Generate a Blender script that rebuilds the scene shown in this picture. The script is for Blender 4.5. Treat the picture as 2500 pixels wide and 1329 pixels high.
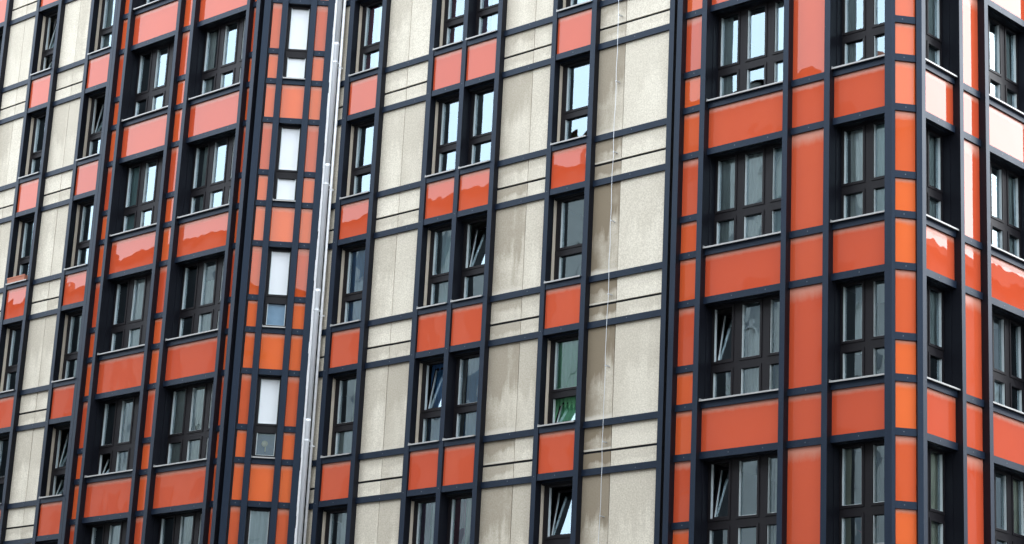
import bpy, bmesh, math, random
from mathutils import Matrix, Vector
random.seed(11)
sc = bpy.context.scene
for o in list(bpy.data.objects):
    bpy.data.objects.remove(o, do_unlink=True)
col = sc.collection

# ------------------------------------------------------------------ camera
EYE = 1.7
YAW, PITCH, ROLL = -0.75693, 0.28053, 0.05002
fw = Vector((math.sin(YAW)*math.cos(PITCH), math.cos(YAW)*math.cos(PITCH), math.sin(PITCH)))
rt = Vector((math.cos(YAW), -math.sin(YAW), 0)); up = rt.cross(fw)
cr, sr = math.cos(ROLL), math.sin(ROLL)
rt2 = cr*rt + sr*up; up2 = -sr*rt + cr*up
cam = bpy.data.cameras.new('camera'); cam.sensor_width = 36; cam.lens = 5314.92/2500*36
cam.clip_start = 0.5; cam.clip_end = 3000
camo = bpy.data.objects.new('camera', cam); col.objects.link(camo)
m = Matrix((rt2, up2, -fw)).transposed().to_4x4(); m.translation = (0, 0, EYE)
camo.matrix_world = m
sc.camera = camo

# ------------------------------------------------------------------ sky, sun, exposure
SUN_AZ = math.radians(31)       # clockwise from +Y (into the building) towards +X (right along the facade)
SUN_EL = math.radians(28)
w = bpy.data.worlds.new('World'); sc.world = w; w.use_nodes = True
nt = w.node_tree; nt.nodes.clear()
sky = nt.nodes.new('ShaderNodeTexSky'); sky.sky_type = 'NISHITA'; sky.sun_disc = False
sky.sun_elevation = SUN_EL; sky.sun_rotation = SUN_AZ
sky.air_density = 1.0; sky.dust_density = 0.4; sky.ozone_density = 1.0; sky.altitude = 50
bg = nt.nodes.new('ShaderNodeBackground'); bg.inputs['Strength'].default_value = 0.15
wo = nt.nodes.new('ShaderNodeOutputWorld')
# thin overcast: an even cloud veil over the clear-sky model
veil = nt.nodes.new('ShaderNodeMix'); veil.data_type = 'RGBA'; veil.inputs[0].default_value = .82; veil.inputs[7].default_value = (6.9, 7.4, 8.0, 1)
nt.links.new(sky.outputs[0], veil.inputs[6]); nt.links.new(veil.outputs[2], bg.inputs[0]); nt.links.new(bg.outputs[0], wo.inputs[0])
sun = bpy.data.lights.new('sun', 'SUN'); sun.energy = 0.5; sun.angle = math.radians(44); sun.color = (1, .985, .96)
suno = bpy.data.objects.new('sun', sun); col.objects.link(suno)
sd = Vector((math.sin(SUN_AZ)*math.cos(SUN_EL), math.cos(SUN_AZ)*math.cos(SUN_EL), math.sin(SUN_EL)))
suno.rotation_euler = sd.to_track_quat('Z', 'Y').to_euler(); suno.location = (0, 0, 80)
sc.view_settings.view_transform = 'Standard'; sc.view_settings.look = 'None'
sc.view_settings.gamma = 1; sc.view_settings.use_curve_mapping = False
sc.view_settings.exposure = 2.03
sc.render.engine = 'CYCLES'
sc.cycles.max_bounces = 8; sc.cycles.transparent_max_bounces = 12; sc.cycles.glossy_bounces = 4
sc.cycles.caustics_reflective = False; sc.cycles.caustics_refractive = False

# ------------------------------------------------------------------ materials
MATS = {}
def newmat(name):
    mt = bpy.data.materials.new(name); mt.use_nodes = True; n = mt.node_tree
    b = n.nodes['Principled BSDF']; MATS[name] = mt
    return mt, n, b
def N(n, kind, **kw):
    x = n.nodes.new(kind)
    for k, v in kw.items():
        if k in ('ins',):
            for kk, vv in v.items(): x.inputs[kk].default_value = vv
        else: setattr(x, k, v)
    return x
def noise(n, vec, scale, detail=3, rough=.55, mapping=None):
    t = N(n, 'ShaderNodeTexNoise', ins={'Scale': scale, 'Detail': detail, 'Roughness': rough})
    if mapping:
        mp = N(n, 'ShaderNodeMapping'); mp.inputs['Scale'].default_value = mapping
        n.links.new(vec, mp.inputs['Vector']); vec = mp.outputs[0]
    n.links.new(vec, t.inputs['Vector']); return t.outputs['Fac']
def ramp(n, fac, stops):
    r = N(n, 'ShaderNodeValToRGB'); e = r.color_ramp.elements
    while len(e) < len(stops): e.new(.5)
    for i, (p, c) in enumerate(stops):
        e[i].position = p; e[i].color = (c, c, c, 1) if not isinstance(c, tuple) else (*c, 1)
    n.links.new(fac, r.inputs[0]); return r.outputs[0]
def mix(n, fac, a, b, mode='MIX'):
    x = N(n, 'ShaderNodeMix', data_type='RGBA', blend_type=mode)
    for s, v in ((0, fac), (6, a), (7, b)):
        if isinstance(v, (int, float)): x.inputs[s].default_value = v
        elif isinstance(v, tuple): x.inputs[s].default_value = (*v, 1)
        else: n.links.new(v, x.inputs[s])
    return x.outputs[2]
def mul(n, a, b, op='MULTIPLY'):
    x = N(n, 'ShaderNodeMath', operation=op)
    for i, v in enumerate((a, b)):
        if isinstance(v, (int, float)): x.inputs[i].default_value = v
        else: n.links.new(v, x.inputs[i])
    return x.outputs[0]

def simple(name, c, rough=.5, spec=.5, metal=0, var=.12, vscale=6, bump=0, stretch=None):
    mt, n, b = newmat(name)
    g = N(n, 'ShaderNodeNewGeometry').outputs['Position']
    f = noise(n, g, vscale, 4, .6, stretch)
    cc = mix(n, f, tuple(x*(1-var) for x in c), tuple(min(1, x*(1+var)) for x in c))
    n.links.new(cc, b.inputs['Base Color'])
    r = mul(n, mul(n, f, .25), rough-.12, 'ADD'); n.links.new(r, b.inputs['Roughness'])
    b.inputs['Specular IOR Level'].default_value = spec; b.inputs['Metallic'].default_value = metal
    if bump:
        bp = N(n, 'ShaderNodeBump', ins={'Strength': bump, 'Distance': .01})
        n.links.new(noise(n, g, vscale*8, 4), bp.inputs['Height']); n.links.new(bp.outputs[0], b.inputs['Normal'])
    return mt
# dark navy satin coated steel, streaked and dusty
mt, n, b = newmat('steel')
g = N(n, 'ShaderNodeNewGeometry').outputs['Position']
f1 = noise(n, g, 3.0, 5, .65, (1, 1, .25)); f2 = noise(n, g, 38, 3, .6)
c1 = mix(n, f1, (.004, .008, .017), (.011, .018, .034))
spk = ramp(n, f2, [(.66, 0.0), (.74, 1.0)])
c1 = mix(n, mul(n, spk, .18), c1, (.16, .17, .19))
n.links.new(c1, b.inputs['Base Color'])
n.links.new(mul(n, mul(n, f1, .2), .34, 'ADD'), b.inputs['Roughness']); b.inputs['Specular IOR Level'].default_value = .28; b.inputs['Specular Tint'].default_value = (.68, .84, 1, 1)
# orange enamelled glass panel; brighter shades paint in the extra light of angled sides
for oname, oc0, oc1, oc2 in (('orange', (.52, .073, .027), (.565, .092, .034), (.445, .056, .024)), ('orange_light', (.60, .094, .026), (.65, .116, .032), (.54, .076, .024)), ('orange_lit', (.70, .122, .027), (.75, .146, .033), (.64, .100, .024))):
    mt, n, b = newmat(oname)
    g = N(n, 'ShaderNodeNewGeometry').outputs['Position']; oi = N(n, 'ShaderNodeObjectInfo')
    tc = N(n, 'ShaderNodeTexCoord')
    f1 = noise(n, g, 1.3, 4, .55); f2 = noise(n, g, 7, 4, .7, (1, 1, .3))
    c1 = mix(n, oi.outputs['Random'], oc0, oc1)
    c1 = mix(n, mul(n, f1, .45), c1, oc2)
    # dust film that settles under the upper rail (a deposit with its own uneven edge)
    sx = N(n, 'ShaderNodeSeparateXYZ'); n.links.new(tc.outputs['Generated'], sx.inputs[0])
    edge = mul(n, sx.outputs['Z'], mul(n, f2, .10), 'ADD')
    dust = ramp(n, edge, [(.90, 0.0), (1.04, 1.0)])
    c1 = mix(n, mul(n, dust, .42), c1, (.52, .36, .27))
    n.links.new(c1, b.inputs['Base Color'])
    n.links.new(mul(n, mul(n, dust, .25), .010, 'ADD'), b.inputs['Roughness'])
    b.inputs['IOR'].default_value = 1.43
    bp = N(n, 'ShaderNodeBump', ins={'Strength': .22, 'Distance': .02})
    ofs = N(n, 'ShaderNodeVectorMath', operation='ADD')
    cmb = N(n, 'ShaderNodeCombineXYZ'); n.links.new(mul(n, oi.outputs['Random'], 40), cmb.inputs[0])
    n.links.new(g, ofs.inputs[0]); n.links.new(cmb.outputs[0], ofs.inputs[1])
    n.links.new(noise(n, ofs.outputs[0], 1.1, 2, .4), bp.inputs['Height']); n.links.new(bp.outputs[0], b.inputs['Normal'])
# exposed-aggregate cream concrete with streaks; object property "dirt" 0..1
mt, n, b = newmat('concrete')
g = N(n, 'ShaderNodeNewGeometry').outputs['Position']; oi = N(n, 'ShaderNodeObjectInfo'); tc = N(n, 'ShaderNodeTexCoord')
dirt = N(n, 'ShaderNodeAttribute', attribute_type='OBJECT', attribute_name='dirt').outputs['Fac']
grain = noise(n, g, 36, 3, .75); blot = noise(n, g, 2.2, 5, .62); strk = noise(n, g, 4.5, 5, .6, (1, 1, .12))
gr = ramp(n, grain, [(.34, 0.0), (.66, 1.0)])
c1 = mix(n, gr, (.61, .55, .44), (.92, .855, .715))
c1 = mix(n, mul(n, oi.outputs['Random'], .16), c1, (.55, .50, .405))
st = ramp(n, mul(n, mul(n, blot, .45), mul(n, strk, .62), 'ADD'), [(.36, 0.0), (.80, 1.0)])
sx0 = N(n, 'ShaderNodeSeparateXYZ'); n.links.new(tc.outputs['Generated'], sx0.inputs[0])
run = ramp(n, mul(n, sx0.outputs['X'], mul(n, strk, .9), 'ADD'), [(.15, 1.0), (1.15, 0.0)])     # rain runs along the left-hand post
drip = ramp(n, mul(n, sx0.outputs['Z'], mul(n, strk, .8), 'ADD'), [(.80, 0.0), (1.65, 1.0)])   # drips that start under the rail
st = mul(n, mul(n, st, mul(n, run, .8), 'ADD'), mul(n, drip, .6), 'ADD')
stn = N(n, 'ShaderNodeClamp'); n.links.new(st, stn.inputs[0]); st = stn.outputs[0]
amt = mul(n, st, mul(n, mul(n, dirt, 1.0), .11, 'ADD'))
c1 = mix(n, amt, c1, (.17, .13, .082))
c1 = mix(n, mul(n, dirt, .36), c1, (.33, .275, .20))
sx = N(n, 'ShaderNodeSeparateXYZ'); n.links.new(tc.outputs['Generated'], sx.inputs[0])
lime = ramp(n, mul(n, sx.outputs['Z'], mul(n, blot, .10), 'SUBTRACT'), [(-.02, 1.0), (.035, 0.0)])
c1 = mix(n, mul(n, mul(n, lime, dirt), .8), c1, (.66, .61, .52))
pit = ramp(n, noise(n, g, 20, 2, .5), [(.70, 0.0), (.78, 1.0)])
c1 = mix(n, mul(n, pit, .22), c1, (.14, .12, .09))
n.links.new(c1, b.inputs['Base Color']); b.inputs['Roughness'].default_value = .92; b.inputs['Specular IOR Level'].default_value = .2
bp = N(n, 'ShaderNodeBump', ins={'Strength': .5, 'Distance': .008}); n.links.new(grain, bp.inputs['Height']); n.links.new(bp.outputs[0], b.inputs['Normal'])
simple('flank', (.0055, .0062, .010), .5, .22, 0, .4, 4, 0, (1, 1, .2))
simple('reveal_concrete', (.60, .53, .42), .9, .2, 0, .2, 5, .3, (1, 1, .3))
simple('frame', (.0085, .0072, .0088), .48, .22, 0, .3, 5, 0, (1, 1, .2))
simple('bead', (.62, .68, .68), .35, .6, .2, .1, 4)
simple('sill', (.36, .355, .34), .45, .5, .3, .3, 7)
simple('zinc', (.86, .88, .90), .22, .6, .12, .12, 5, 0, (1, 1, .3))
simple('flashing', (.86, .86, .85), .4, .5, .1, .25, 9)
simple('cable', (.62, .64, .66), .35, .5, .6, .1, 5)
simple('room', (.12, .15, .16), .9, .2, 0, .35, .35)
simple('slab', (.40, .39, .37), .9, .2, 0, .1, 2)
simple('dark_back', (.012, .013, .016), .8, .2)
simple('screw', (.10, .11, .13), .4, .5, .3)
# window glass: coated double glazing, mirror-like towards the sky
mt, n, b = newmat('glass'); n.nodes.remove(b)
out = n.nodes['Material Output']
fr = N(n, 'ShaderNodeFresnel', ins={'IOR': 1.7})
rf = mul(n, mul(n, fr.outputs[0], 1.2), .16, 'ADD')
gl = N(n, 'ShaderNodeBsdfGlossy', ins={'Roughness': .0, 'Color': (.72, .91, 1, 1)})
tr = N(n, 'ShaderNodeBsdfTransparent', ins={'Color': (.90, 1, .99, 1)})
ms = N(n, 'ShaderNodeMixShader'); n.links.new(rf, ms.inputs[0]); n.links.new(tr.outputs[0], ms.inputs[1]); n.links.new(gl.outputs[0], ms.inputs[2])
g = N(n, 'ShaderNodeNewGeometry').outputs['Position']
bp = N(n, 'ShaderNodeBump', ins={'Strength': .28, 'Distance': .02}); n.links.new(noise(n, g, 1.6, 1, .4), bp.inputs['Height']); n.links.new(bp.outputs[0], gl.inputs['Normal'])
n.links.new(ms.outputs[0], out.inputs[0])
def cloth(name, c, trans=.35):
    mt, n, b = newmat(name)
    g = N(n, 'ShaderNodeNewGeometry').outputs['Position']
    f = noise(n, g, 9, 3, .6, (1, 1, .08))
    cc = mix(n, f, tuple(x*.72 for x in c), tuple(min(.9, x*1.15) for x in c))
    n.links.new(cc, b.inputs['Base Color']); b.inputs['Roughness'].default_value = .9; b.inputs['Specular IOR Level'].default_value = .1
    tl = N(n, 'ShaderNodeBsdfTranslucent'); n.links.new(cc, tl.inputs[0])
    ms = N(n, 'ShaderNodeMixShader'); ms.inputs[0].default_value = trans
    n.links.new(b.outputs[0], ms.inputs[1]); n.links.new(tl.outputs[0], ms.inputs[2]); n.links.new(ms.outputs[0], n.nodes['Material Output'].inputs[0])
cloth('net', (.84, .90, .90), .2); cloth('cream', (.84, .78, .64), .2); cloth('green', (.30, .90, .44), .2); cloth('blue', (.10, .25, .55), .2)
cloth('red', (.34, .05, .10)); cloth('purple', (.22, .07, .20)); cloth('grey', (.54, .60, .61), .2); cloth('teal', (.42, .62, .64), .2)
simple('opal', (.86, .885, .89), .12, .5, 0, .03, 3); simple('blue_opal', (.16, .27, .37), .12, .5, 0, .25, 4)
simple('asphalt', (.05, .05, .052), .9, .3, 0, .25, 3)
simple('paving', (.26, .25, .24), .9, .3, 0, .2, 2)
simple('plaster', (.27, .27, .26), .9, .2, 0, .15, .8)
simple('plaster_grey', (.24, .24, .24), .9, .2, 0, .15, .8)
simple('roof_tile', (.15, .075, .055), .8, .3, 0, .3, 3)
simple('dark_glass', (.03, .035, .04), .12, .6)
simple('white', (.78, .78, .76), .5, .4)
simple('terracotta', (.42, .16, .10), .8, .3)
simple('leaf', (.06, .14, .045), .6, .4, 0, .4, 20)
simple('pink', (.62, .08, .24), .6, .3, 0, .3, 20)
simple('clock_face', (.62, .50, .28), .5, .4); simple('navy', (.03, .05, .13), .6, .3, 0, .5, 14)

# ------------------------------------------------------------------ mesh helpers
CACHE = {}
QUADS = [(0, 1, 3, 2), (4, 6, 7, 5), (0, 4, 5, 1), (2, 3, 7, 6), (0, 2, 6, 4), (1, 5, 7, 3)]
def boxmesh(dx, dy, dz, mat):
    """a box with its centre at the origin; meshes are shared between alike pieces"""
    key = (round(dx, 4), round(dy, 4), round(dz, 4), mat)
    if key not in CACHE:
        me = bpy.data.meshes.new(mat+'_piece')
        v = [(x*dx/2, y*dy/2, z*dz/2) for x in (-1, 1) for y in (-1, 1) for z in (-1, 1)]
        me.from_pydata(v, [], QUADS); me.materials.append(MATS[mat])
        if mat == 'steel':      # front face in steel, all other faces in the darker flank tone
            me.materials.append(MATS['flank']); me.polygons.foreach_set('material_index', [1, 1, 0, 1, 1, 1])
        me.update(); CACHE[key] = me
    return CACHE[key]
class MB:
    """collects boxes, tubes and quads into one mesh"""
    def __init__(s): s.v = []; s.f = []; s.mi = []; s.mats = []
    def mat(s, name):
        if name not in s.mats: s.mats.append(name)
        return s.mats.index(name)
    def box(s, x0, x1, y0, y1, z0, z1, mat):
        b = len(s.v); i = s.mat(mat)
        s.v += [(x, y, z) for x in (x0, x1) for y in (y0, y1) for z in (z0, z1)]
        for q in QUADS: s.f.append(tuple(b+k for k in q)); s.mi.append(i)
        return s
    def quad(s, pts, mat):
        b = len(s.v); i = s.mat(mat); s.v += [tuple(p) for p in pts]; s.f.append(tuple(range(b, b+len(pts)))); s.mi.append(i); return s
    def tube(s, pts, r, mat, seg=12):
        i = s.mat(mat); rings = []
        for k, p in enumerate(pts):
            p = Vector(p); t = (Vector(pts[min(k+1, len(pts)-1)])-Vector(pts[max(k-1, 0)])).normalized()
            a = t.orthogonal().normalized() if abs(t.z) < .9 else Vector((1, 0, 0)); a = (a-t*a.dot(t)).normalized(); c = t.cross(a)
            rings.append(len(s.v)); rr = r[k] if isinstance(r, (list, tuple)) else r
            s.v += [tuple(p+rr*(math.cos(q)*a+math.sin(q)*c)) for q in (2*math.pi*j/seg for j in range(seg))]
        for k in range(len(pts)-1):
            for j in range(seg):
                s.f.append((rings[k]+j, rings[k]+(j+1) % seg, rings[k+1]+(j+1) % seg, rings[k+1]+j)); s.mi.append(i)
        for rg, rev in ((rings[0], True), (rings[-1], False)):
            q = list(range(rg, rg+seg)); s.f.append(tuple(q[::-1] if rev else q)); s.mi.append(i)
        return s
    def mesh(s, name, smooth=False):
        me = bpy.data.meshes.new(name); me.from_pydata(s.v, [], s.f)
        for k in s.mats: me.materials.append(MATS[k])
        me.polygons.foreach_set('material_index', s.mi)
        if smooth: me.polygons.foreach_set('use_smooth', [True]*len(s.f))
        me.update(); return me
def obj(name, me, parent=None, loc=(0, 0, 0), rz=0, **props):
    o = bpy.data.objects.new(name, me); col.objects.link(o)
    o.location = loc; o.rotation_euler = (0, 0, rz)
    if parent: o.parent = parent
    for k, v in props.items(): o[k] = v
    return o
def thing(name, label, cat, loc=(0, 0, 0), rz=0, group=None):
    o = obj(name, None, None, loc, rz, label=label, category=cat)
    if group: o['group'] = group
    return o

# ------------------------------------------------------------------ ground and surroundings (seen only as light and reflections)
o = obj('street', MB().quad([(-900, -900, 0), (900, -900, 0), (900, 900, 0), (-900, 900, 0)], 'asphalt').mesh('street')); o['kind'] = 'structure'
o = obj('pavement', MB().box(-160, -16.2, 24.8, 34, -.05, .13, 'paving').mesh('pavement')); o['kind'] = 'structure'

# ------------------------------------------------------------------ the apartment block
BASE = Vector((-30, 30.2, 0))
HOUSE = thing('apartment_building', 'tall apartment block of cream concrete, orange panels and dark navy steel grid', 'building', BASE)
Z1 = 16.885+EYE                 # centre of sill rail number 1
PER = 2.8
def H1(k): return Z1-PER*(k-1)
def H2(k): return H1(k)-.9006
def HT(k): return H1(k)+.70
RH = .062                       # half height of the rails
class Sec:
    """a straight run of facade: a along it, d into the building from the front of the posts"""
    def __init__(s, ox, oy, ax, ay, k0, k1):
        s.o = Vector((ox, oy, 0)); s.A = Vector((ax, ay, 0)); s.D = Vector((-ay, ax, 0)); s.rz = math.atan2(ay, ax)
        s.k0, s.k1 = k0, k1; s.zt = H1(k0)+2.0; s.zb = H2(k1)-.1
    def P(s, a, d, z): p = s.o+a*s.A+d*s.D; return Vector((p.x, p.y, z))
    def box(s, name, a0, a1, d0, d1, z0, z1, mat, parent=None, **props):
        c = s.P((a0+a1)/2, (d0+d1)/2, (z0+z1)/2)
        return obj(name, boxmesh(a1-a0, d1-d0, z1-z0, mat), HOUSE, c-BASE, s.rz, **props)
C = Sec(0, 29.5546, 1, 0, 0, 5); C0 = Sec(0, 29.5546, 1, 0, -1, 5)
B1 = Sec(0, 28.356, 1, 0, 0, 5); K1 = Sec(-34.642, 28.342, math.sqrt(.5), math.sqrt(.5), 0, 5)
B2 = Sec(0, 29.3334, 1, 0, 1, 6)
kx, ky = -18.769+19.10, 29.753-29.3334; kl = math.hypot(kx, ky)
K2 = Sec(-19.10, 29.3334, kx/kl, ky/kl, 1, 6); S2 = Sec(-18.769, 0, 0, 1, 1, 6)
SCREWS = []
def post(s, a0, a1, d1=.2, d0=0, name='post'): return s.box(name, a0, a1, d0, d1, s.zb, s.zt, 'steel')
def screw(s, a, d, z): SCREWS.append((s.P(a, d, z), s))

WINDOWS = {}
def window(s, a0, a1, k, dep, lights, frame, key, tilt=(), trans=.20, stile=None):
    """a window above sill rail k. lights: list of (g0,g1) glass ranges along a. tilt: set of (light index, 'up'/'low')"""
    z0 = H1(k)+RH; z1 = H2(k-1)-RH
    zt = H1(k)+.72
    zc = (z0+z1)/2; ac = (a0+a1)/2
    X = lambda a: a-ac
    mb = MB(); f0 = 0; f1 = .07
    gz = [(zt+trans/2-zc, z1-frame-zc), (z0+.085-zc, zt-trans/2-zc)]
    xs = [a0]+[v for g in lights for v in g]+[a1]
    # stiles and rails butt end to end; the casement rims stand a little proud of the fixed frame
    for i in range(0, len(xs), 2):
        mb.box(X(xs[i]), X(xs[i+1]), f0, f1, z0-zc, z1-zc, 'frame')
    rows = [(z0-zc, gz[1][0]), (gz[1][1], gz[0][0]), (gz[0][1], z1-zc)]
    for g0, g1 in lights:
        for r0, r1 in rows: mb.box(X(g0), X(g1), f0, f1, r0, r1, 'frame')
        # raised casement rims
        for (q0, q1) in gz:
            e = .045
            mb.box(X(g0)-e, X(g0)-.002, -.014, f0+.001, q0-e, q1+e, 'frame'); mb.box(X(g1)+.002, X(g1)+e, -.014, f0+.001, q0-e, q1+e, 'frame')
            mb.box(X(g0)-.002, X(g1)+.002, -.014, f0+.001, q0-e, q0-.002, 'frame'); mb.box(X(g0)-.002, X(g1)+.002, -.014, f0+.001, q1+.002, q1+e, 'frame')
    o = obj('window', mb.mesh('window'), HOUSE, s.P(ac, dep, zc)-BASE, s.rz)
    for i, (g0, g1) in enumerate(lights):
        for nm, (q0, q1) in zip(('up', 'low'), gz):
            wq, hq = g1-g0, q1-q0
            open_ = (i, nm) in tilt
            if not open_:
                t = .012
                bd = MB().box(-wq/2+.001, -wq/2+t, -.0, .045, -hq/2+.001, hq/2-.001, 'bead').box(wq/2-t, wq/2-.001, 0, .045, -hq/2+.001, hq/2-.001, 'bead')
                bd.box(-wq/2+t, wq/2-t, .02, .045, -hq/2+.001, -hq/2+t, 'bead')
                obj('glazing_bead', bd.mesh('glazing_bead'), o, (X((g0+g1)/2), .004, (q0+q1)/2))
                gm = 'glass'
                if key[0] == 'KW': gm = 'opal' if (k <= 2 or (k <= 4 and nm == 'up')) else ('blue_opal' if k == 3 else 'glass')
                p = obj('pane', MB().quad([(-wq/2+t, 0, -hq/2+t), (wq/2-t, 0, -hq/2+t), (wq/2-t, 0, hq/2-.002), (-wq/2+t, 0, hq/2-.002)], gm).mesh('pane'), o,
                        (X((g0+g1)/2), .047, (q0+q1)/2))
                p.rotation_euler = (random.gauss(0, .004), 0, random.gauss(0, .004))
            else:
                e = .045; ang = math.radians(11 if nm == 'up' else 18)
                sm = MB()
                W, Hh = wq/2+.012, hq
                for (x0, x1, y0, y1) in ((-W, -W+e, 0, Hh), (W-e, W, 0, Hh), (-W+e, W-e, 0, e), (-W+e, W-e, Hh-e, Hh)):
                    sm.box(x0, x1, 0, .05, y0, y1, 'frame')
                sm.box(-W+e+.001, -W+e+.013, -.004, .03, e, Hh-e, 'bead')
                sa = obj('sash', sm.mesh('sash'), o, (X((g0+g1)/2), .074, q0)); sa.rotation_euler = (-ang, 0, 0)
                p = obj('pane', MB().quad([(-W+e, 0, e), (W-e, 0, e), (W-e, 0, Hh-e), (-W+e, 0, Hh-e)], 'glass').mesh('pane'), o, (X((g0+g1)/2), .086, q0))
                p.rotation_euler = (-ang, 0, 0)
                # pale strip paints the light caught on the fixed frame's bare edge
                obj('lit_frame_edge', MB().box(-.004, .004, -.003, .05, 0, hq, 'bead').mesh('lit_frame_edge'), o, (X(g0)+.007, .01, q0))
    WINDOWS[key] = (s, a0, a1, dep, z0, z1, lights, [(q0+zc, q1+zc) for q0, q1 in gz])
    return o
def sill(s, a0, a1, k, d0, d1, win, lip=.028):
    """light metal drip sill that lies on the rail; its left end is turned up"""
    z = H1(k)+RH
    mb = MB().box(a0+.004, a1-.004, d0, d1, z+.002, z+.012, 'sill').box(a0+.004, a1-.004, d0-.006, d0, z-.012, z+lip-.012, 'sill')
    mb.box(a0+.004, a0+.012, d0, d1-.05, z+.012, z+.045, 'sill')
    c = s.P(0, 0, 0)
    me = mb.mesh('sill')
    wl = win.location+BASE
    # express in the window's own frame
    me.transform(Matrix.Translation((-(wl-s.o).dot(s.A), -(wl-s.o).dot(s.D), -wl.z)))
    return obj('sill', me, win)

def open_bay(s, a0, a1, k, dep, dj0, jamb='flank'):
    """lined window opening: two jambs, head and sill board"""
    z0 = H1(k)+RH; z1 = H2(k-1)-RH
    t = .012
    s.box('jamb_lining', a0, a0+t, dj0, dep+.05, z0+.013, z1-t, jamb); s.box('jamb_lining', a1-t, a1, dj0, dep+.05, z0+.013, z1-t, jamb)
    s.box('head_lining', a0, a1, dj0, dep+.05, z1-t, z1-.001, 'steel')
TILT = {}
def lights_of(a0, a1, n, m=.062, mu=.22):
    wd = (a1-a0-2*m-(n-1)*mu)/n
    return [(a0+m+i*(wd+mu), a0+m+i*(wd+mu)+wd) for i in range(n)]

# ---- concrete runs (two of them: left of the far bay, and between the bays)
CRAIL, CON, PANEL = .092, .135, .05
def concrete_field(s, a0, a1, joint, dirt, side='both'):
    """one strip of precast panels between two posts; dirt: function(column 0/1, kind, k) -> 0..1"""
    if joint: s.box('joint_shade', joint-.0065, joint+.0065, CON+.018, CON+.023, s.zb, s.zt, 'dark_back')  # dark strip paints the shade inside the vertical joint
    for k in range(s.k0, s.k1+1):
        cols = [(a0, joint-.007), (joint+.007, a1)] if joint else [(a0, a1)]
        for ci, (c0, c1) in enumerate(cols):
            h = H1(k); jz = random.uniform(-.004, .004)
            for nm, q0, q1 in (('tall', h+.02, H2(k-1)-.02), ('up', h-.505+jz, h-.02), ('low', H2(k)+.02, h-.552+jz)):
                dd = random.uniform(-.004, .004)
                s.box('concrete_panel', c0, c1, CON+dd, CON+.03, q0, q1, 'concrete', dirt=float(dirt(ci, nm, k)))
        s.box('joint_shade', a0+.002, a1-.002, CON+.024, CON+.0295, H1(k)-.552, H1(k)-.505, 'dark_back')  # dark strip stands in for the shade of a deeper groove
        for h in (H1(k), H2(k)):
            s.box('concrete_rail', a0+.001, a1-.001, CRAIL, CON+.029, h-RH, h+RH, 'steel')
            screw(s, a0+(a1-a0)*random.choice((.5, .52, .7)), CRAIL, h+random.uniform(-.02, .02))
def window_column(s, posts, key, kr=None):
    """posts: [(a0,a1),...] two or three posts with orange panel below each opening"""
    for a0, a1 in posts: post(s, a0, a1, .16)
    n = len(posts)-1
    for k in range(s.k0, s.k1+1):
        L, R = posts[0][1], posts[-1][0]
        # window(s)
        if n == 1: lights = [(L+.125, R-.125)]
        else: lights = [(L+.115, -29.77), (-29.44, R-.125)]
        wn = window(s, L-.0, R+.0, k, .245, lights, .105, (key, k), TILT.get((key, k), ()), .175)
        for i in range(n):
            a0, a1 = posts[i][1], posts[i+1][0]
            sl = sill(s, a0, a1, k, -.03, .20, wn)
            s.box('sill_rail', a0, a1, .012, .14, H1(k)-RH, H1(k)+RH, 'steel')
            s.box('lintel_rail', a0, a1, .012, .14, H2(k)-RH, H2(k)+RH, 'steel')
            s.box('orange_panel', a0+.001, a1-.001, PANEL, PANEL+.03, H2(k)+RH, H1(k)-RH, 'orange')
            screw(s, (a0+a1)/2, .012, H2(k)); screw(s, posts[i][0]+.06, 0, H2(k)+.02)
        z0 = H1(k)+RH; z1 = H2(k-1)-RH
        s.box('head_lining', L, R, .141, .244, z1-.03, z1-.001, 'steel')
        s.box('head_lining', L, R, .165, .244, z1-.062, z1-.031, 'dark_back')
        # structural spandrel behind the orange panel
        s.box('spandrel', L, R, .165, .42, H2(k)-RH, H1(k)+RH-.002, 'dark_back')

W1p = [(-33.19, -33.045), (-32.155, -32.025)]
W2p = [(-30.625, -30.485), (-29.652, -29.531), (-28.672, -28.552)]
W3p = [(-27.155, -27.04), (-26.127, -26.002)]
WAp = [(-45.374, -45.255), (-44.376, -44.262)]
WBp = [(-42.957, -42.83), (-41.928, -41.81)]
W0p = [(-47.79, -47.67), (-46.80, -46.68)]
TILT.update({('W2', 3): {(1, 'up')}, ('W2', 4): {(0, 'up')}, ('W3', 4): {(0, 'low')}, ('W3', 5): {(0, 'up')}, ('WA', 0): {(0, 'up'), (0, 'low')},
             ('WB', 4): {(0, 'up'), (0, 'low')}, ('WB', 1): {(0, 'up')}, ('BT', 4): {(0, 'up')}, ('BT', 5): {(0, 'up')}, ('A1', 4): {(0, 'low')}, ('A2', 1): set()})
for key, pp in (('W1', W1p), ('W2', W2p), ('W3', W3p)): window_column(C, pp, key)
for key, pp in (('WA', WAp), ('WB', WBp), ('W0', W0p)): window_column(C0, pp, key)
post(C, -24.165, -24.046, .16)
post(C0, -41.806, -41.745, .16, .03, 'edge_strip')
d_clean = lambda ci, nm, k: random.uniform(.02, .26)+(.04*max(0, k-2))
d_mid = lambda ci, nm, k: (random.uniform(.42, .75) if ci == 0 else random.uniform(.12, .35)) * min(1, .35+.22*k)
d_dirty = lambda ci, nm, k: (random.uniform(.75, 1.0) if ci == 0 else random.uniform(.08, .25)) * min(1, .25+.25*k)
concrete_field(C, -34.6, W1p[0][0], None, d_clean)
concrete_field(C, W1p[1][1], W2p[0][0], -31.367, d_clean)
concrete_field(C, W2p[2][1], W3p[0][0], -27.746, d_mid)
concrete_field(C, W3p[1][1], -24.165, -25.346, d_dirty)
concrete_field(C0, W0p[1][1], WAp[0][0], -46.02, d_clean)
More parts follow.
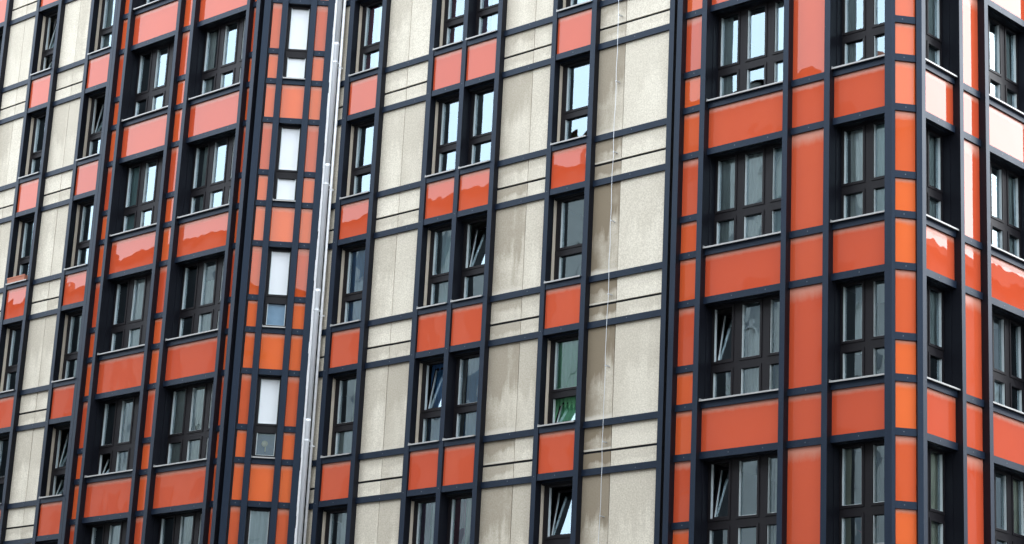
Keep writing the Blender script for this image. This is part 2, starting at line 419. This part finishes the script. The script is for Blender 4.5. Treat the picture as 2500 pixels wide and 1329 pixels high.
concrete_field(C0, WAp[1][1], WBp[0][0], -43.6, d_clean)
concrete_field(C0, -49.1, W0p[0][0], -48.4, d_clean)
# concrete piers behind the precast panels: their sides show as the pale window reveals
def pier(s, a0, a1, d0, d1, mat='reveal_concrete', name='pier'): s.box(name, a0, a1, d0, d1, s.zb-.4, s.zt, mat)
for s, a0, a1 in ((C, -34.62, W1p[0][1]-.001), (C, W1p[1][0]+.001, W2p[0][1]-.001), (C, W2p[2][0]+.001, W3p[0][1]-.001), (C, W3p[1][0]+.001, -23.96),
               (C0, -49.2, W0p[0][1]-.001), (C0, W0p[1][0]+.001, WAp[0][1]-.001), (C0, WAp[1][0]+.001, WBp[0][1]-.001), (C0, WBp[1][0]+.001, -40.6)):
    pier(s, a0, a1, .166, .42)
s = C
for k in range(C.k0, C.k1+1):   # dark cheek of the middle post of the double windows
    z0 = H1(k)+RH; z1 = H2(k-1)-RH
    C.box('jamb_lining', W2p[1][0]+.01, W2p[1][1]-.002, .161, .244, z0+.013, z1-.064, 'steel')

# ---- bays
BR, BP, BD = .10, .14, .36      # rail front, panel front, window frame front
def bay_window(s, a0, a1, n, key, k, dep=BD, lights=None):
    lt = lights or lights_of(a0, a1, n)
    wn = window(s, a0+.013, a1-.013, k, dep, lt, .055, (key, k), TILT.get((key, k), ()), .20)
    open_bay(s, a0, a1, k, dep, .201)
    sill(s, a0, a1, k, .045, dep-.001, wn)
    s.box('sill_rail', a0, a1, BR, .2, H1(k)-RH, H1(k)+RH, 'steel')
    s.box('lintel_rail', a0, a1, BR, .2, H2(k)-RH, H2(k)+RH, 'steel')
    s.box('orange_panel', a0+.001, a1-.001, BP, BP+.03, H2(k)+RH, H1(k)-RH, 'orange_lit' if key == 'KW' else 'orange')
    s.box('spandrel', a0, a1, .205, dep+.16, H2(k)-RH, H1(k)+RH-.002, 'dark_back')
    for f in ((.5,) if n < 3 else (.36, .78)): screw(s, a0+(a1-a0)*f, BR, H2(k))
def strip(s, a0, a1, k, mid=True):
    hs = [H2(k-1), HT(k), H1(k), H2(k)] if mid else [H2(k-1), H1(k), H2(k)]
    for h in hs[1:]:
        s.box('strip_rail', a0, a1, BR, BP+.028, h-RH, h+RH, 'steel'); screw(s, (a0+a1)/2, BR, h)
    for i, (t, u) in enumerate(zip(hs, hs[1:])):
        s.box('orange_panel', a0+.001, a1-.001, BP, BP+.03, u+RH, t-RH, ('orange_lit' if i else 'orange_light') if s is K1 else ('orange_light' if mid and i else 'orange'))  # short panels are yellower; the angled side is a shade brighter, painting its light
def strip_back(s, a0, a1, dep=.52): s.box('pier', a0, a1, .205, dep, s.zb-.4, s.zt, 'dark_back')
# left bay, front
p1 = [(-40.107, -40.0), (-39.653, -39.55), (-37.77, -37.66), (-37.234, -37.114), (-35.272, -35.17), (-34.935, -34.81)]
for a in p1: post(B1, *a)
for k in range(B1.k0, B1.k1+1):
    bay_window(B1, p1[1][1], p1[2][0], 3, 'A1', k); bay_window(B1, p1[3][1], p1[4][0], 3, 'A2', k)
    for i in (0, 2, 4): strip(B1, p1[i][1], p1[i+1][0], k)
for a0, a1 in ((p1[0][0], p1[1][1]), (p1[2][0], p1[3][1]), (p1[4][0], p1[5][1])): strip_back(B1, a0, a1)
# dark gutter at the fold of the bay, then its angled side
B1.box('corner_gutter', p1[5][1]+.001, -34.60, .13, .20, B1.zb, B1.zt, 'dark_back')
pk = [(0, .141), (.390, .519), (1.017, 1.147), (1.393, 1.537)]
for a in pk: post(K1, *a, .2, .0)
for k in range(K1.k0, K1.k1+1):
    bay_window(K1, pk[1][1], pk[2][0], 1, 'KW', k, .245, [(pk[1][1]+.062, pk[2][0]-.045)])
    strip(K1, pk[0][1], pk[1][0], k); strip(K1, pk[2][1], pk[3][0], k)
strip_back(K1, pk[0][0]+.02, pk[1][1], .33); strip_back(K1, pk[2][0], pk[3][1], .33)
# return of the bay towards the concrete wall
C.box('bay_return', -33.66, -33.50, -.11, .13, C.zb, C.zt, 'steel')
C0.box('bay_return', -40.09, -40.0, -.95, .165, C0.zb, C0.zt, 'dark_back')
# right bay, front
p2 = [(-23.799, -23.675), (-23.216, -23.1), (-21.36, -21.249), (-20.482, -20.363)]
for a in p2: post(B2, *a)
post(B2, -19.24, -19.10)
for k in range(B2.k0, B2.k1+1):
    bay_window(B2, p2[1][1], p2[2][0], 3, 'BT', k); bay_window(B2, p2[3][1], -19.24, 2, 'BD', k)
    strip(B2, p2[0][1], p2[1][0], k); strip(B2, p2[2][1], p2[3][0], k, False)
for a0, a1 in ((p2[0][0], p2[1][1]), (p2[2][0], p2[3][1])): strip_back(B2, a0, a1)
B2.box('bay_return', -23.79, -23.74, .201, .50, B2.zb, B2.zt, 'dark_back')
# right bay, folded corner
post(K2, .0, .058, .16, .0); post(K2, kl-.097, kl, .16, .0)
for k in range(K2.k0, K2.k1+1):
    hs = [H2(k-1), HT(k), H1(k), H2(k)]
    for h in hs[1:]:
        K2.box('strip_rail', .058, kl-.097, .03, .10, h-RH, h+RH, 'steel'); screw(K2, (.058+kl-.097)/2+random.uniform(-.05, .05), .03, h)
    for i, (t, u) in enumerate(zip(hs, hs[1:])): K2.box('orange_panel', .059, kl-.098, .07, .10, u+RH, t-RH, 'orange_lit' if i else 'orange_light')  # folded corner also takes the brighter oranges, its extra light painted in
K2.box('pier', .03, kl-.05, .165, .30, K2.zb, K2.zt, 'dark_back')
# right bay, side
ps = [(29.753, 29.869), (30.969, 31.085), (31.821, 31.942), (33.60, 33.72)]
for a in ps: post(S2, *a)
for k in range(S2.k0, S2.k1+1):
    bay_window(S2, ps[0][1], ps[1][0], 2, 'S1', k); bay_window(S2, ps[2][1], ps[3][0], 3, 'S2', k)
    strip(S2, ps[1][1], ps[2][0], k, False)
strip_back(S2, ps[1][0], ps[2][1]); strip_back(S2, ps[3][0], ps[3][1]+1.2)
strip(S2, ps[3][1], ps[3][1]+.74, 3, False)

# ---- inside: floor slabs, rear walls and partitions, so that the panes look into dim rooms
def inner(name, x0, x1, y0, y1, z0, z1, mat):
    obj(name, boxmesh(x1-x0, y1-y0, z1-z0, mat), HOUSE, Vector(((x0+x1)/2, (y0+y1)/2, (z0+z1)/2))-BASE)
ztop, zbot = H1(-1)+2.1, H2(6)-.2
for k in range(-1, 7):
    z = H1(k)-.68
    inner('floor_slab', -49.2, -40.6, 29.98, 34.2, z-.1, z+.1, 'slab')
    inner('floor_slab', -39.9, -35.0, 28.9, 34.2, z-.1, z+.1, 'slab')
    inner('floor_slab', -34.9, -23.98, 29.98, 34.2, z-.1, z+.1, 'slab')
    inner('floor_slab', -23.7, -19.32, 29.88, 34.2, z-.1, z+.1, 'slab')
inner('rear_wall', -49.2, -19.3, 34.2, 34.4, zbot, ztop, 'room')
for x in (-49.1, -46.0, -43.6, -40.4, -37.45, -34.95, -31.3, -27.8, -23.9, -20.9):
    y0 = 28.9 if -40 < x < -35 else (29.88 if x > -23 else 29.98)
    inner('partition_wall', x-.06, x+.06, y0, 34.19, zbot, ztop, 'room')
inner('partition_wall', -21.6, -19.31, 31.6, 31.7, zbot, ztop, 'room')
# rest of the block: plinth storeys below, roof above
inner('lower_storeys', -60, -19.4, 30.05, 44, 0, zbot-.01, 'plaster_grey')
inner('roof_slab', -60, -19.2, 29.4, 44, ztop+.02, ztop+.5, 'plaster_grey')
inner('flank_wall', -60, -49.25, 29.7, 44, zbot, ztop, 'plaster_grey')
inner('rear_block', -49.2, -19.2, 34.5, 44, zbot, ztop, 'plaster_grey')
# screws
mb = MB()
for p, s in SCREWS:
    c = p-BASE; a = s.A*.009; z = Vector((0, 0, .009)); d = s.D*-.004
    mb.quad([c+d-a-z, c+d+a-z, c+d+a+z, c+d-a+z], 'screw')
obj('screw_heads', mb.mesh('screw_heads'), HOUSE, (0, 0, 0), 0, kind='stuff')

# ------------------------------------------------------------------ downpipe in the corner beside the left bay
dp = thing('downpipe', 'shiny galvanised downpipe running down beside the folded side of the left bay', 'pipe', (-33.43, 29.46, 0))
zlo, zhi = H2(5)-1, H1(0)+2.2
mb = MB(); z = zlo
while z < zhi:
    z2 = min(z+2.8, zhi); mb.tube([(0, 0, z), (0, 0, z2-.06), (0, 0, z2-.055), (0, 0, z2)], [.055, .055, .059, .059], 'zinc', 16); z = z2
obj('pipe', mb.mesh('pipe', True), dp)
for k in range(-1, 7):
    z = H1(k)+.45
    obj('pipe_clamp', MB().tube([(0, 0, z-.014), (0, 0, z+.014)], .064, 'zinc', 16).box(-.01, .01, .05, .14, z-.012, z+.012, 'zinc').mesh('pipe_clamp'), dp)
cd = thing('conduit', 'thin pale conduit running down between the downpipe and the concrete wall', 'pipe', (-33.405, 29.58, 0))
obj('pipe', MB().tube([(0, 0, zlo), (0, 0, zhi)], .032, 'flashing', 12).mesh('pipe', True), cd)
for k in range(-1, 7):
    z = H1(k)+.35
    obj('clip', MB().box(-.03, .03, -.03, .06, z-.015, z+.015, 'zinc').mesh('clip'), cd)
fl = thing('flashing_strip', 'pale weathered sealing strip with ragged edge left of the downpipe', 'flashing', (-33.497, 29.425, 0))
pts = []; z = zlo; mb = MB(); prev = None
while z < zhi:
    wd = .03+random.uniform(0, .028)
    hgt = random.uniform(.12, .5)
    mb.box(.0-wd, .045, 0, .012, z, z+hgt-.002, 'flashing'); z += hgt
obj('strip', mb.mesh('strip'), fl)

# ------------------------------------------------------------------ lightning conductor
lc = thing('lightning_conductor', 'thin pale lightning conductor wire with clips down the wide concrete strip', 'wire', (-25.46, 29.655, 0))
pts = []; zz = H1(5)-1.5
rnd = random.Random(5)
while zz < H1(0)+2.2:
    d = -.075
    pts.append((rnd.uniform(-.012, .012), d, zz)); zz += .35
obj('wire', MB().tube(pts, .0052, 'cable', 6).mesh('wire', True), lc)
for k in range(0, 6):
    for z in (H1(k)-.38, H1(k)+1.05):
        obj('wire_clip', MB().box(-.007, .018, -.082, .03, z-.010, z+.010, 'cable').mesh('wire_clip'), lc)

# ------------------------------------------------------------------ curtains, plants and things on the sills
COLS = {'W0': 'column at the left edge', 'WA': 'left concrete column', 'WB': 'concrete column beside left bay', 'A1': 'left column of left bay', 'A2': 'right column of left bay',
        'KW': 'narrow angled column beside downpipe', 'W1': 'single column right of downpipe', 'W2': 'double column in the middle', 'W3': 'single column beside the wire',
        'BT': 'three-light column of right bay', 'BD': 'column left of right corner', 'S1': 'column right of right corner', 'S2': 'column at the right edge'}
FIRST = {'W0': 0, 'WA': 0, 'WB': 0, 'A1': 1, 'A2': 1, 'KW': 1, 'W1': 1, 'W2': 1, 'W3': 1, 'BT': 2, 'BD': 2, 'S1': 2, 'S2': 2}
ORD = ['topmost', 'second', 'third', 'fourth', 'fifth', 'sixth', 'seventh']
def where(key, k):
    i = k-FIRST[key]
    return '%s window%s, %s' % (ORD[max(0, i)], '' if i <= 0 else ' down', COLS[key])
def curtain(key, k, a0, a1, zf0, zf1, mat, look, fold=.11, off=.125):
    if off < 0: off = -off
    elif TILT.get((key, k)): off = .205 if key == 'W3' else .26
    """a0,a1 are fractions of the window width, zf0,zf1 of its height"""
    if (key, k) not in WINDOWS: return
    s, w0, w1, dep, z0, z1, lights, gz = WINDOWS[(key, k)]
    A0, A1 = w0+(w1-w0)*a0, w0+(w1-w0)*a1; q0, q1 = z0+(z1-z0)*zf0, z0+(z1-z0)*zf1
    nn = max(8, int((A1-A0)/fold*8)); amp = .022 if fold < 1 else .002; ph = random.uniform(0, 6); mb = MB()
    rows = 5; W = A1-A0
    for r in range(rows+1):
        for i in range(nn+1):
            x = W*i/nn; t = r/rows
            y = amp*math.sin(2*math.pi*x/fold+ph+.5*math.sin(3*x+ph))*(1.1-.6*t)+amp*.36*math.sin(9*x+5*t+ph)
            mb.v.append((x-W/2, y, (q1-q0)*t))
    im = mb.mat(mat)
    for r in range(rows):
        for i in range(nn):
            b0 = r*(nn+1)+i; mb.f.append((b0, b0+1, b0+nn+2, b0+nn+1)); mb.mi.append(im)
    o = obj('curtain', mb.mesh('curtain', True), None, s.P((A0+A1)/2, dep+off, q0), s.rz, category='curtain', group='curtains behind the windows')
    o['label'] = '%s, %s' % (look, where(key, k))
CUR = [
 ('W1', 1, 0, .42, .02, .98, 'red', 'dark red curtain'), ('W1', 1, .45, 1, .02, .98, 'net', 'white net curtain'), ('W1', 2, .55, 1, .02, .98, 'net', 'pale net curtain'),
 ('W1', 3, 0, 1, .02, .98, 'blue', 'deep blue curtain'), ('W1', 4, 0, 1, .02, .40, 'net', 'short white lace curtain'), ('W1', 4, .5, 1, .42, .98, 'cream', 'cream side curtain'), ('W1', 5, .4, 1, .02, .98, 'net', 'pale net curtain'),
 ('W2', 1, 0, .25, .02, .98, 'red', 'dark red curtain'), ('W2', 1, .27, .5, .02, .98, 'net', 'white net curtain'), ('W2', 1, .52, .7, .02, .98, 'purple', 'plum side curtain'), ('W2', 1, .71, 1, .02, .98, 'net', 'white net half curtain'),
 ('W2', 3, .0, .5, .02, .98, 'teal', 'grey teal curtain'), ('W2', 4, 0, .30, .02, .98, 'blue', 'blue left curtain'), ('W2', 4, .30, .55, .02, .98, 'net', 'pale net curtain'), ('W2', 4, .56, .76, .02, .98, 'blue', 'blue middle curtain'), ('W2', 4, .77, 1, .02, .98, 'cream', 'cream right curtain'),
 ('W2', 5, 0, .2, .02, .98, 'purple', 'plum curtain'), ('W2', 5, .22, .52, .02, .98, 'net', 'white net curtain'), ('W2', 5, .55, .72, .02, .98, 'red', 'wine red curtain'), ('W2', 5, .73, 1, .02, .98, 'cream', 'cream curtain'),
 ('W3', 4, 0, 1, .43, .98, 'green', 'bright green upper curtain', .11, -.11), ('W3', 4, 0, 1, .02, .42, 'green', 'bright green lower curtain behind tilted sash'),
 ('BT', 3, .0, .30, .02, .98, 'grey', 'grey curtain'), ('BT', 3, .34, .66, .02, .98, 'net', 'white net curtain'), ('BT', 3, .68, 1, .02, .98, 'teal', 'teal curtain'),
 ('BT', 4, .36, .66, .02, .98, 'net', 'white net curtain'), ('BT', 4, .7, 1, .02, .98, 'cream', 'cream curtain'), ('BT', 5, .72, 1, .02, .98, 'cream', 'cream curtain'), ('BT', 2, 0, .14, .02, .98, 'grey', 'grey curtain'), ('BT', 2, .70, 1, .02, .98, 'net', 'white net curtain'),
 ('BD', 3, .1, .46, .02, .98, 'net', 'pale net curtain'), ('BD', 3, .55, 1, .02, .98, 'teal', 'teal curtain'), ('BD', 4, .2, .46, .3, .98, 'grey', 'grey curtain'), ('BD', 5, .0, .14, .02, .98, 'cream', 'cream curtain'), ('BD', 2, .0, .2, .02, .98, 'grey', 'grey curtain'),
 ('S1', 2, .3, 1, .02, .98, 'grey', 'grey curtain'), ('S1', 3, .3, 1, .02, .98, 'grey', 'grey curtain'), ('S1', 4, .3, 1, .35, .98, 'grey', 'grey curtain'), ('S1', 5, .3, 1, .02, .98, 'cream', 'cream curtain'),
 ('S2', 3, .7, 1, .02, .98, 'grey', 'grey curtain'), ('S2', 2, .7, 1, .02, .98, 'grey', 'grey curtain'), ('S2', 4, .3, .66, .02, .32, 'net', 'short net curtain'), ('S2', 5, .7, 1, .02, .98, 'cream', 'cream curtain'),
 ('A1', 3, .3, .62, .02, .98, 'net', 'white net curtain'), ('A1', 4, .33, .62, .02, .98, 'grey', 'grey curtain'), ('A1', 5, .3, .6, .02, .98, 'net', 'white net curtain'), ('A1', 2, .0, .18, .02, .98, 'teal', 'teal curtain'),
 ('A2', 2, .1, .28, .02, .98, 'grey', 'grey curtain'), ('A2', 3, .33, .62, .02, .75, 'net', 'white net curtain'), ('A2', 4, .0, .28, .02, .98, 'net', 'white net curtain'), ('A2', 4, .33, .62, .02, .98, 'cream', 'cream curtain'), ('A2', 5, .3, .6, .02, .98, 'cream', 'cream curtain'), ('A2', 1, .0, .14, .02, .98, 'net', 'white net curtain'),
 ('WB', 2, .3, 1, .02, .98, 'net', 'white net curtain'), ('WB', 1, .5, 1, .02, .4, 'net', 'short net curtain'), ('WB', 3, .7, 1, .02, .98, 'blue', 'blue curtain'), ('WA', 1, .4, 1, .02, .98, 'grey', 'grey curtain'), ('WA', 2, .3, 1, .45, .98, 'teal', 'half-drawn teal blind'), ('WA', 3, .4, 1, .02, .98, 'grey', 'grey curtain'), ('WB', 0, .0, .4, .02, .98, 'grey', 'grey curtain'),
 ('KW', 5, 0, 1, .02, .98, 'grey', 'grey curtain'),
]
have = {c[:2] for c in CUR}
rc = random.Random(3)
for key, k in sorted(WINDOWS):
    if key in ('KW', 'W0') or k < FIRST[key] or (key, k) in have or (key, k) in (('W3', 2), ('W2', 2), ('W3', 5)) or rc.random() < .25: continue
    mat, look = rc.choice((('net', 'white net curtain'), ('teal', 'teal curtain'), ('grey', 'grey curtain'), ('cream', 'cream curtain'), ('net', 'white net curtain')))
    a = rc.choice((0, .3, .55)); CUR.append((key, k, a, min(1, a+rc.uniform(.35, .7)), .02 if rc.random() < .8 else .45, .98, mat, look))
for c in CUR: curtain(*c)
def plant(key, k, fa, look, leafmat='leaf', h=.34, petals=None):
    s, w0, w1, dep, z0, z1, lights, gz = WINDOWS[(key, k)]
    p = s.P(w0+(w1-w0)*fa, dep+.2, z0+.03)
    t = thing('potted_plant', look+', '+where(key, k), 'plant', p, s.rz, 'plants on the window sills')
    obj('pot', MB().tube([(0, 0, 0), (0, 0, .11), (0, 0, .125)], [.05, .068, .072], 'terracotta', 12).mesh('pot'), t)
    mb = MB(); r = random.Random(k*7+len(key))
    for i in range(26):
        a = r.uniform(0, 6.28); ln = h*r.uniform(.6, 1.1); sp = r.uniform(.03, .16); wd = r.uniform(.012, .022)
        dx, dy = math.cos(a), math.sin(a); px, py = -dy*wd, dx*wd
        m1 = (dx*sp*.5, dy*sp*.5, .12+ln*.6); m2 = (dx*sp*1.5, dy*sp*1.5, .12+ln)
        mb.quad([(0, 0, .11), (m1[0]-px, m1[1]-py, m1[2]), m2, (m1[0]+px, m1[1]+py, m1[2])], petals if petals and i % 4 == 0 else leafmat)
    obj('leaves', mb.mesh('leaves'), t)
plant('BD', 4, .76, 'leafy green houseplant'); plant('S1', 4, .55, 'bushy green houseplant'); plant('S2', 4, .84, 'small green houseplant', h=.25)
plant('BT', 4, .18, 'low dark houseplant', h=.22); plant('BD', 5, .38, 'pink flowering houseplant', petals='pink', h=.3); plant('W3', 2, .3, 'slim green houseplant', h=.2)
# terracotta flower box on a sill of the far left column
s, w0, w1, dep, z0, z1, lights, gz = WINDOWS[('WA', 2)]
fb = thing('flower_box', 'terracotta flower box standing on the outer sill of a left concrete window', 'planter', s.P((w0+w1)/2-.02, .06, z0+.016), s.rz)
mb = MB().box(-.33, .33, -.075, .075, 0, .015, 'terracotta').box(-.36, .36, -.09, -.075, 0, .13, 'terracotta').box(-.36, .36, .075, .09, 0, .13, 'terracotta').box(-.36, -.345, -.074, .074, 0, .13, 'terracotta').box(.345, .36, -.074, .074, 0, .13, 'terracotta')
mb.box(-.375, .375, -.1, -.091, .105, .14, 'terracotta'); obj('box', mb.mesh('box'), fb); obj('soil', MB().box(-.344, .344, -.074, .074, .02, .1, 'dark_back').mesh('soil'), fb)
# leaning white folders seen through the tilted casement
s, w0, w1, dep, z0, z1, lights, gz = WINDOWS[('W2', 3)]
for i, (fa, tl) in enumerate(((.70, .22), (.77, .16), (.83, .3))):
    o = obj('leaning_board', MB().box(-.022, .022, -.16, .16, 0, .62, 'white').mesh('leaning_board'), None, s.P(w0+(w1-w0)*fa, dep+.42, gz[0][0]-.02), s.rz, category='board',
            group='boards leaning in the tilted window', label='%s white board leaning inside the tilted middle window' % ('leftmost', 'middle', 'rightmost')[i])
    o.rotation_euler = (0, tl, s.rz)
# white candle-like roll in the right edge window
s, w0, w1, dep, z0, z1, lights, gz = WINDOWS[('S2', 4)]
obj('paper_roll', MB().tube([(0, 0, 0), (0, 0, .55)], .045, 'white', 12).mesh('paper_roll'), None, s.P(w0+(w1-w0)*.80, dep+.16, gz[0][0]-.02), s.rz, category='roll', label='upright white roll standing inside the window at the right edge')
# round ornament in the lower light of the angled window
s, w0, w1, dep, z0, z1, lights, gz = WINDOWS[('KW', 4)]
cl = thing('hanging_ornament', 'round pale ornament on a dark blue cloth in the low angled window', 'ornament', s.P((w0+w1)/2, dep+.12, gz[1][0]), s.rz)
obj('cloth', MB().box(-.28, .28, .03, .04, -.06, .46, 'navy').mesh('cloth'), cl)
me = bpy.data.meshes.new('disc'); bm = bmesh.new(); bmesh.ops.create_uvsphere(bm, u_segments=16, v_segments=10, radius=.065); bm.to_mesh(me); bm.free()
me.transform(Matrix.Diagonal((1, .35, 1, 1))); me.materials.append(MATS['clock_face']); d = obj('disc', me, cl, (-.02, -.01, .27))
obj('pendant', MB().box(-.012, .012, -.016, -.004, .10, .20, 'clock_face').mesh('pendant'), cl)

# ------------------------------------------------------------------ opposite side of the street (reflected in the panels and panes)
def block(name, label, x0, x1, y0, y1, h, wall, nx, nz, face, roof='flat'):
    t = thing(name, label, 'building', ((x0+x1)/2, (y0+y1)/2, 0)); cx, cy = (x0+x1)/2, (y0+y1)/2
    obj('wall', MB().box(x0-cx, x1-cx, y0-cy, y1-cy, 0, h, wall).mesh('wall'), t)
    if roof == 'pitched':
        rm = MB(); X0, X1, Y0, Y1 = x0-cx-.6, x1-cx+.6, y0-cy-.6, y1-cy+.6; hh = h+2.6
        rm.quad([(X0, Y0, h+.02), (X1, Y0, h+.02), (X1-3, 0, hh), (X0+3, 0, hh)], 'roof_tile').quad([(X1, Y1, h+.02), (X0, Y1, h+.02), (X0+3, 0, hh), (X1-3, 0, hh)], 'roof_tile')
        rm.quad([(X0, Y1, h+.02), (X0, Y0, h+.02), (X0+3, 0, hh)], 'roof_tile').quad([(X1, Y0, h+.02), (X1, Y1, h+.02), (X1-3, 0, hh)], 'roof_tile'); r = obj('roof', rm.mesh('roof'), t)
        for q in range(3): obj('chimney', MB().box(-.6, .6, -.5, .5, -2.5, 1.4, 'terracotta').mesh('chimney'), r, (X0+(X1-X0)*(.2+.3*q), 0, hh))
    else:
        r = obj('roof', MB().box(x0-cx-.3, x1-cx+.3, y0-cy-.3, y1-cy+.3, h+.02, h+.5, 'plaster_grey').mesh('roof'), t)
        for q in range(3): obj('roof_hut', MB().box(-2.2, 2.2, -1.5, 1.5, 0, 2.2, 'plaster_grey').mesh('roof_hut'), r, ((x1-x0)*(-.3+.3*q), 0, h+.51))
    wm = MB().box(-.65, .65, -.04, .02, 0, 1.5, 'dark_glass').box(-.75, .75, -.09, -.045, -.12, 0, 'plaster_grey').mesh('window')
    L = (x1-x0) if face in 'ns' else (y1-y0)
    for i in range(nx):
        for j in range(nz):
            f = -L/2+L*(i+.5)/nx; z = 1.2+(h-1)*j/nz
            if face == 'n': obj('window', wm, t, (f, (y1-y0)/2+.01, z), math.pi)
            elif face == 's': obj('window', wm, t, (f, (y0-y1)/2-.01, z))
            else: obj('window', wm, t, ((x0-x1)/2-.01, f, z), -math.pi/2)
block('opposite_building', 'long pale building across the street, seen only mirrored in the panels', -150, -57, -19, -5, 31, 'plaster', 26, 9, 'n', 'pitched')
block('opposite_building', 'tallest pale building across the street, seen only mirrored in the right bay', -56.9, -12, -19, -5, 32.3, 'plaster', 12, 10, 'n', 'pitched')
block('opposite_building', 'lower pale building across the street, seen only mirrored in the angled panels', -11.9, 32, -19, -5, 26, 'plaster', 12, 8, 'n', 'pitched')
block('opposite_building', 'grey building across the side street, seen only mirrored in the right corner', 0, 30, 54, 100, 23, 'plaster_grey', 12, 6, 'w', 'pitched')
block('sky_blocker_tower', 'unseen grey tower added down the street so the corner strip mirrors less sky', 52, 68, -1, 24, 42, 'plaster_grey', 8, 14, 'w')  # tower made up so the corner strip mirrors something dark, not open sky
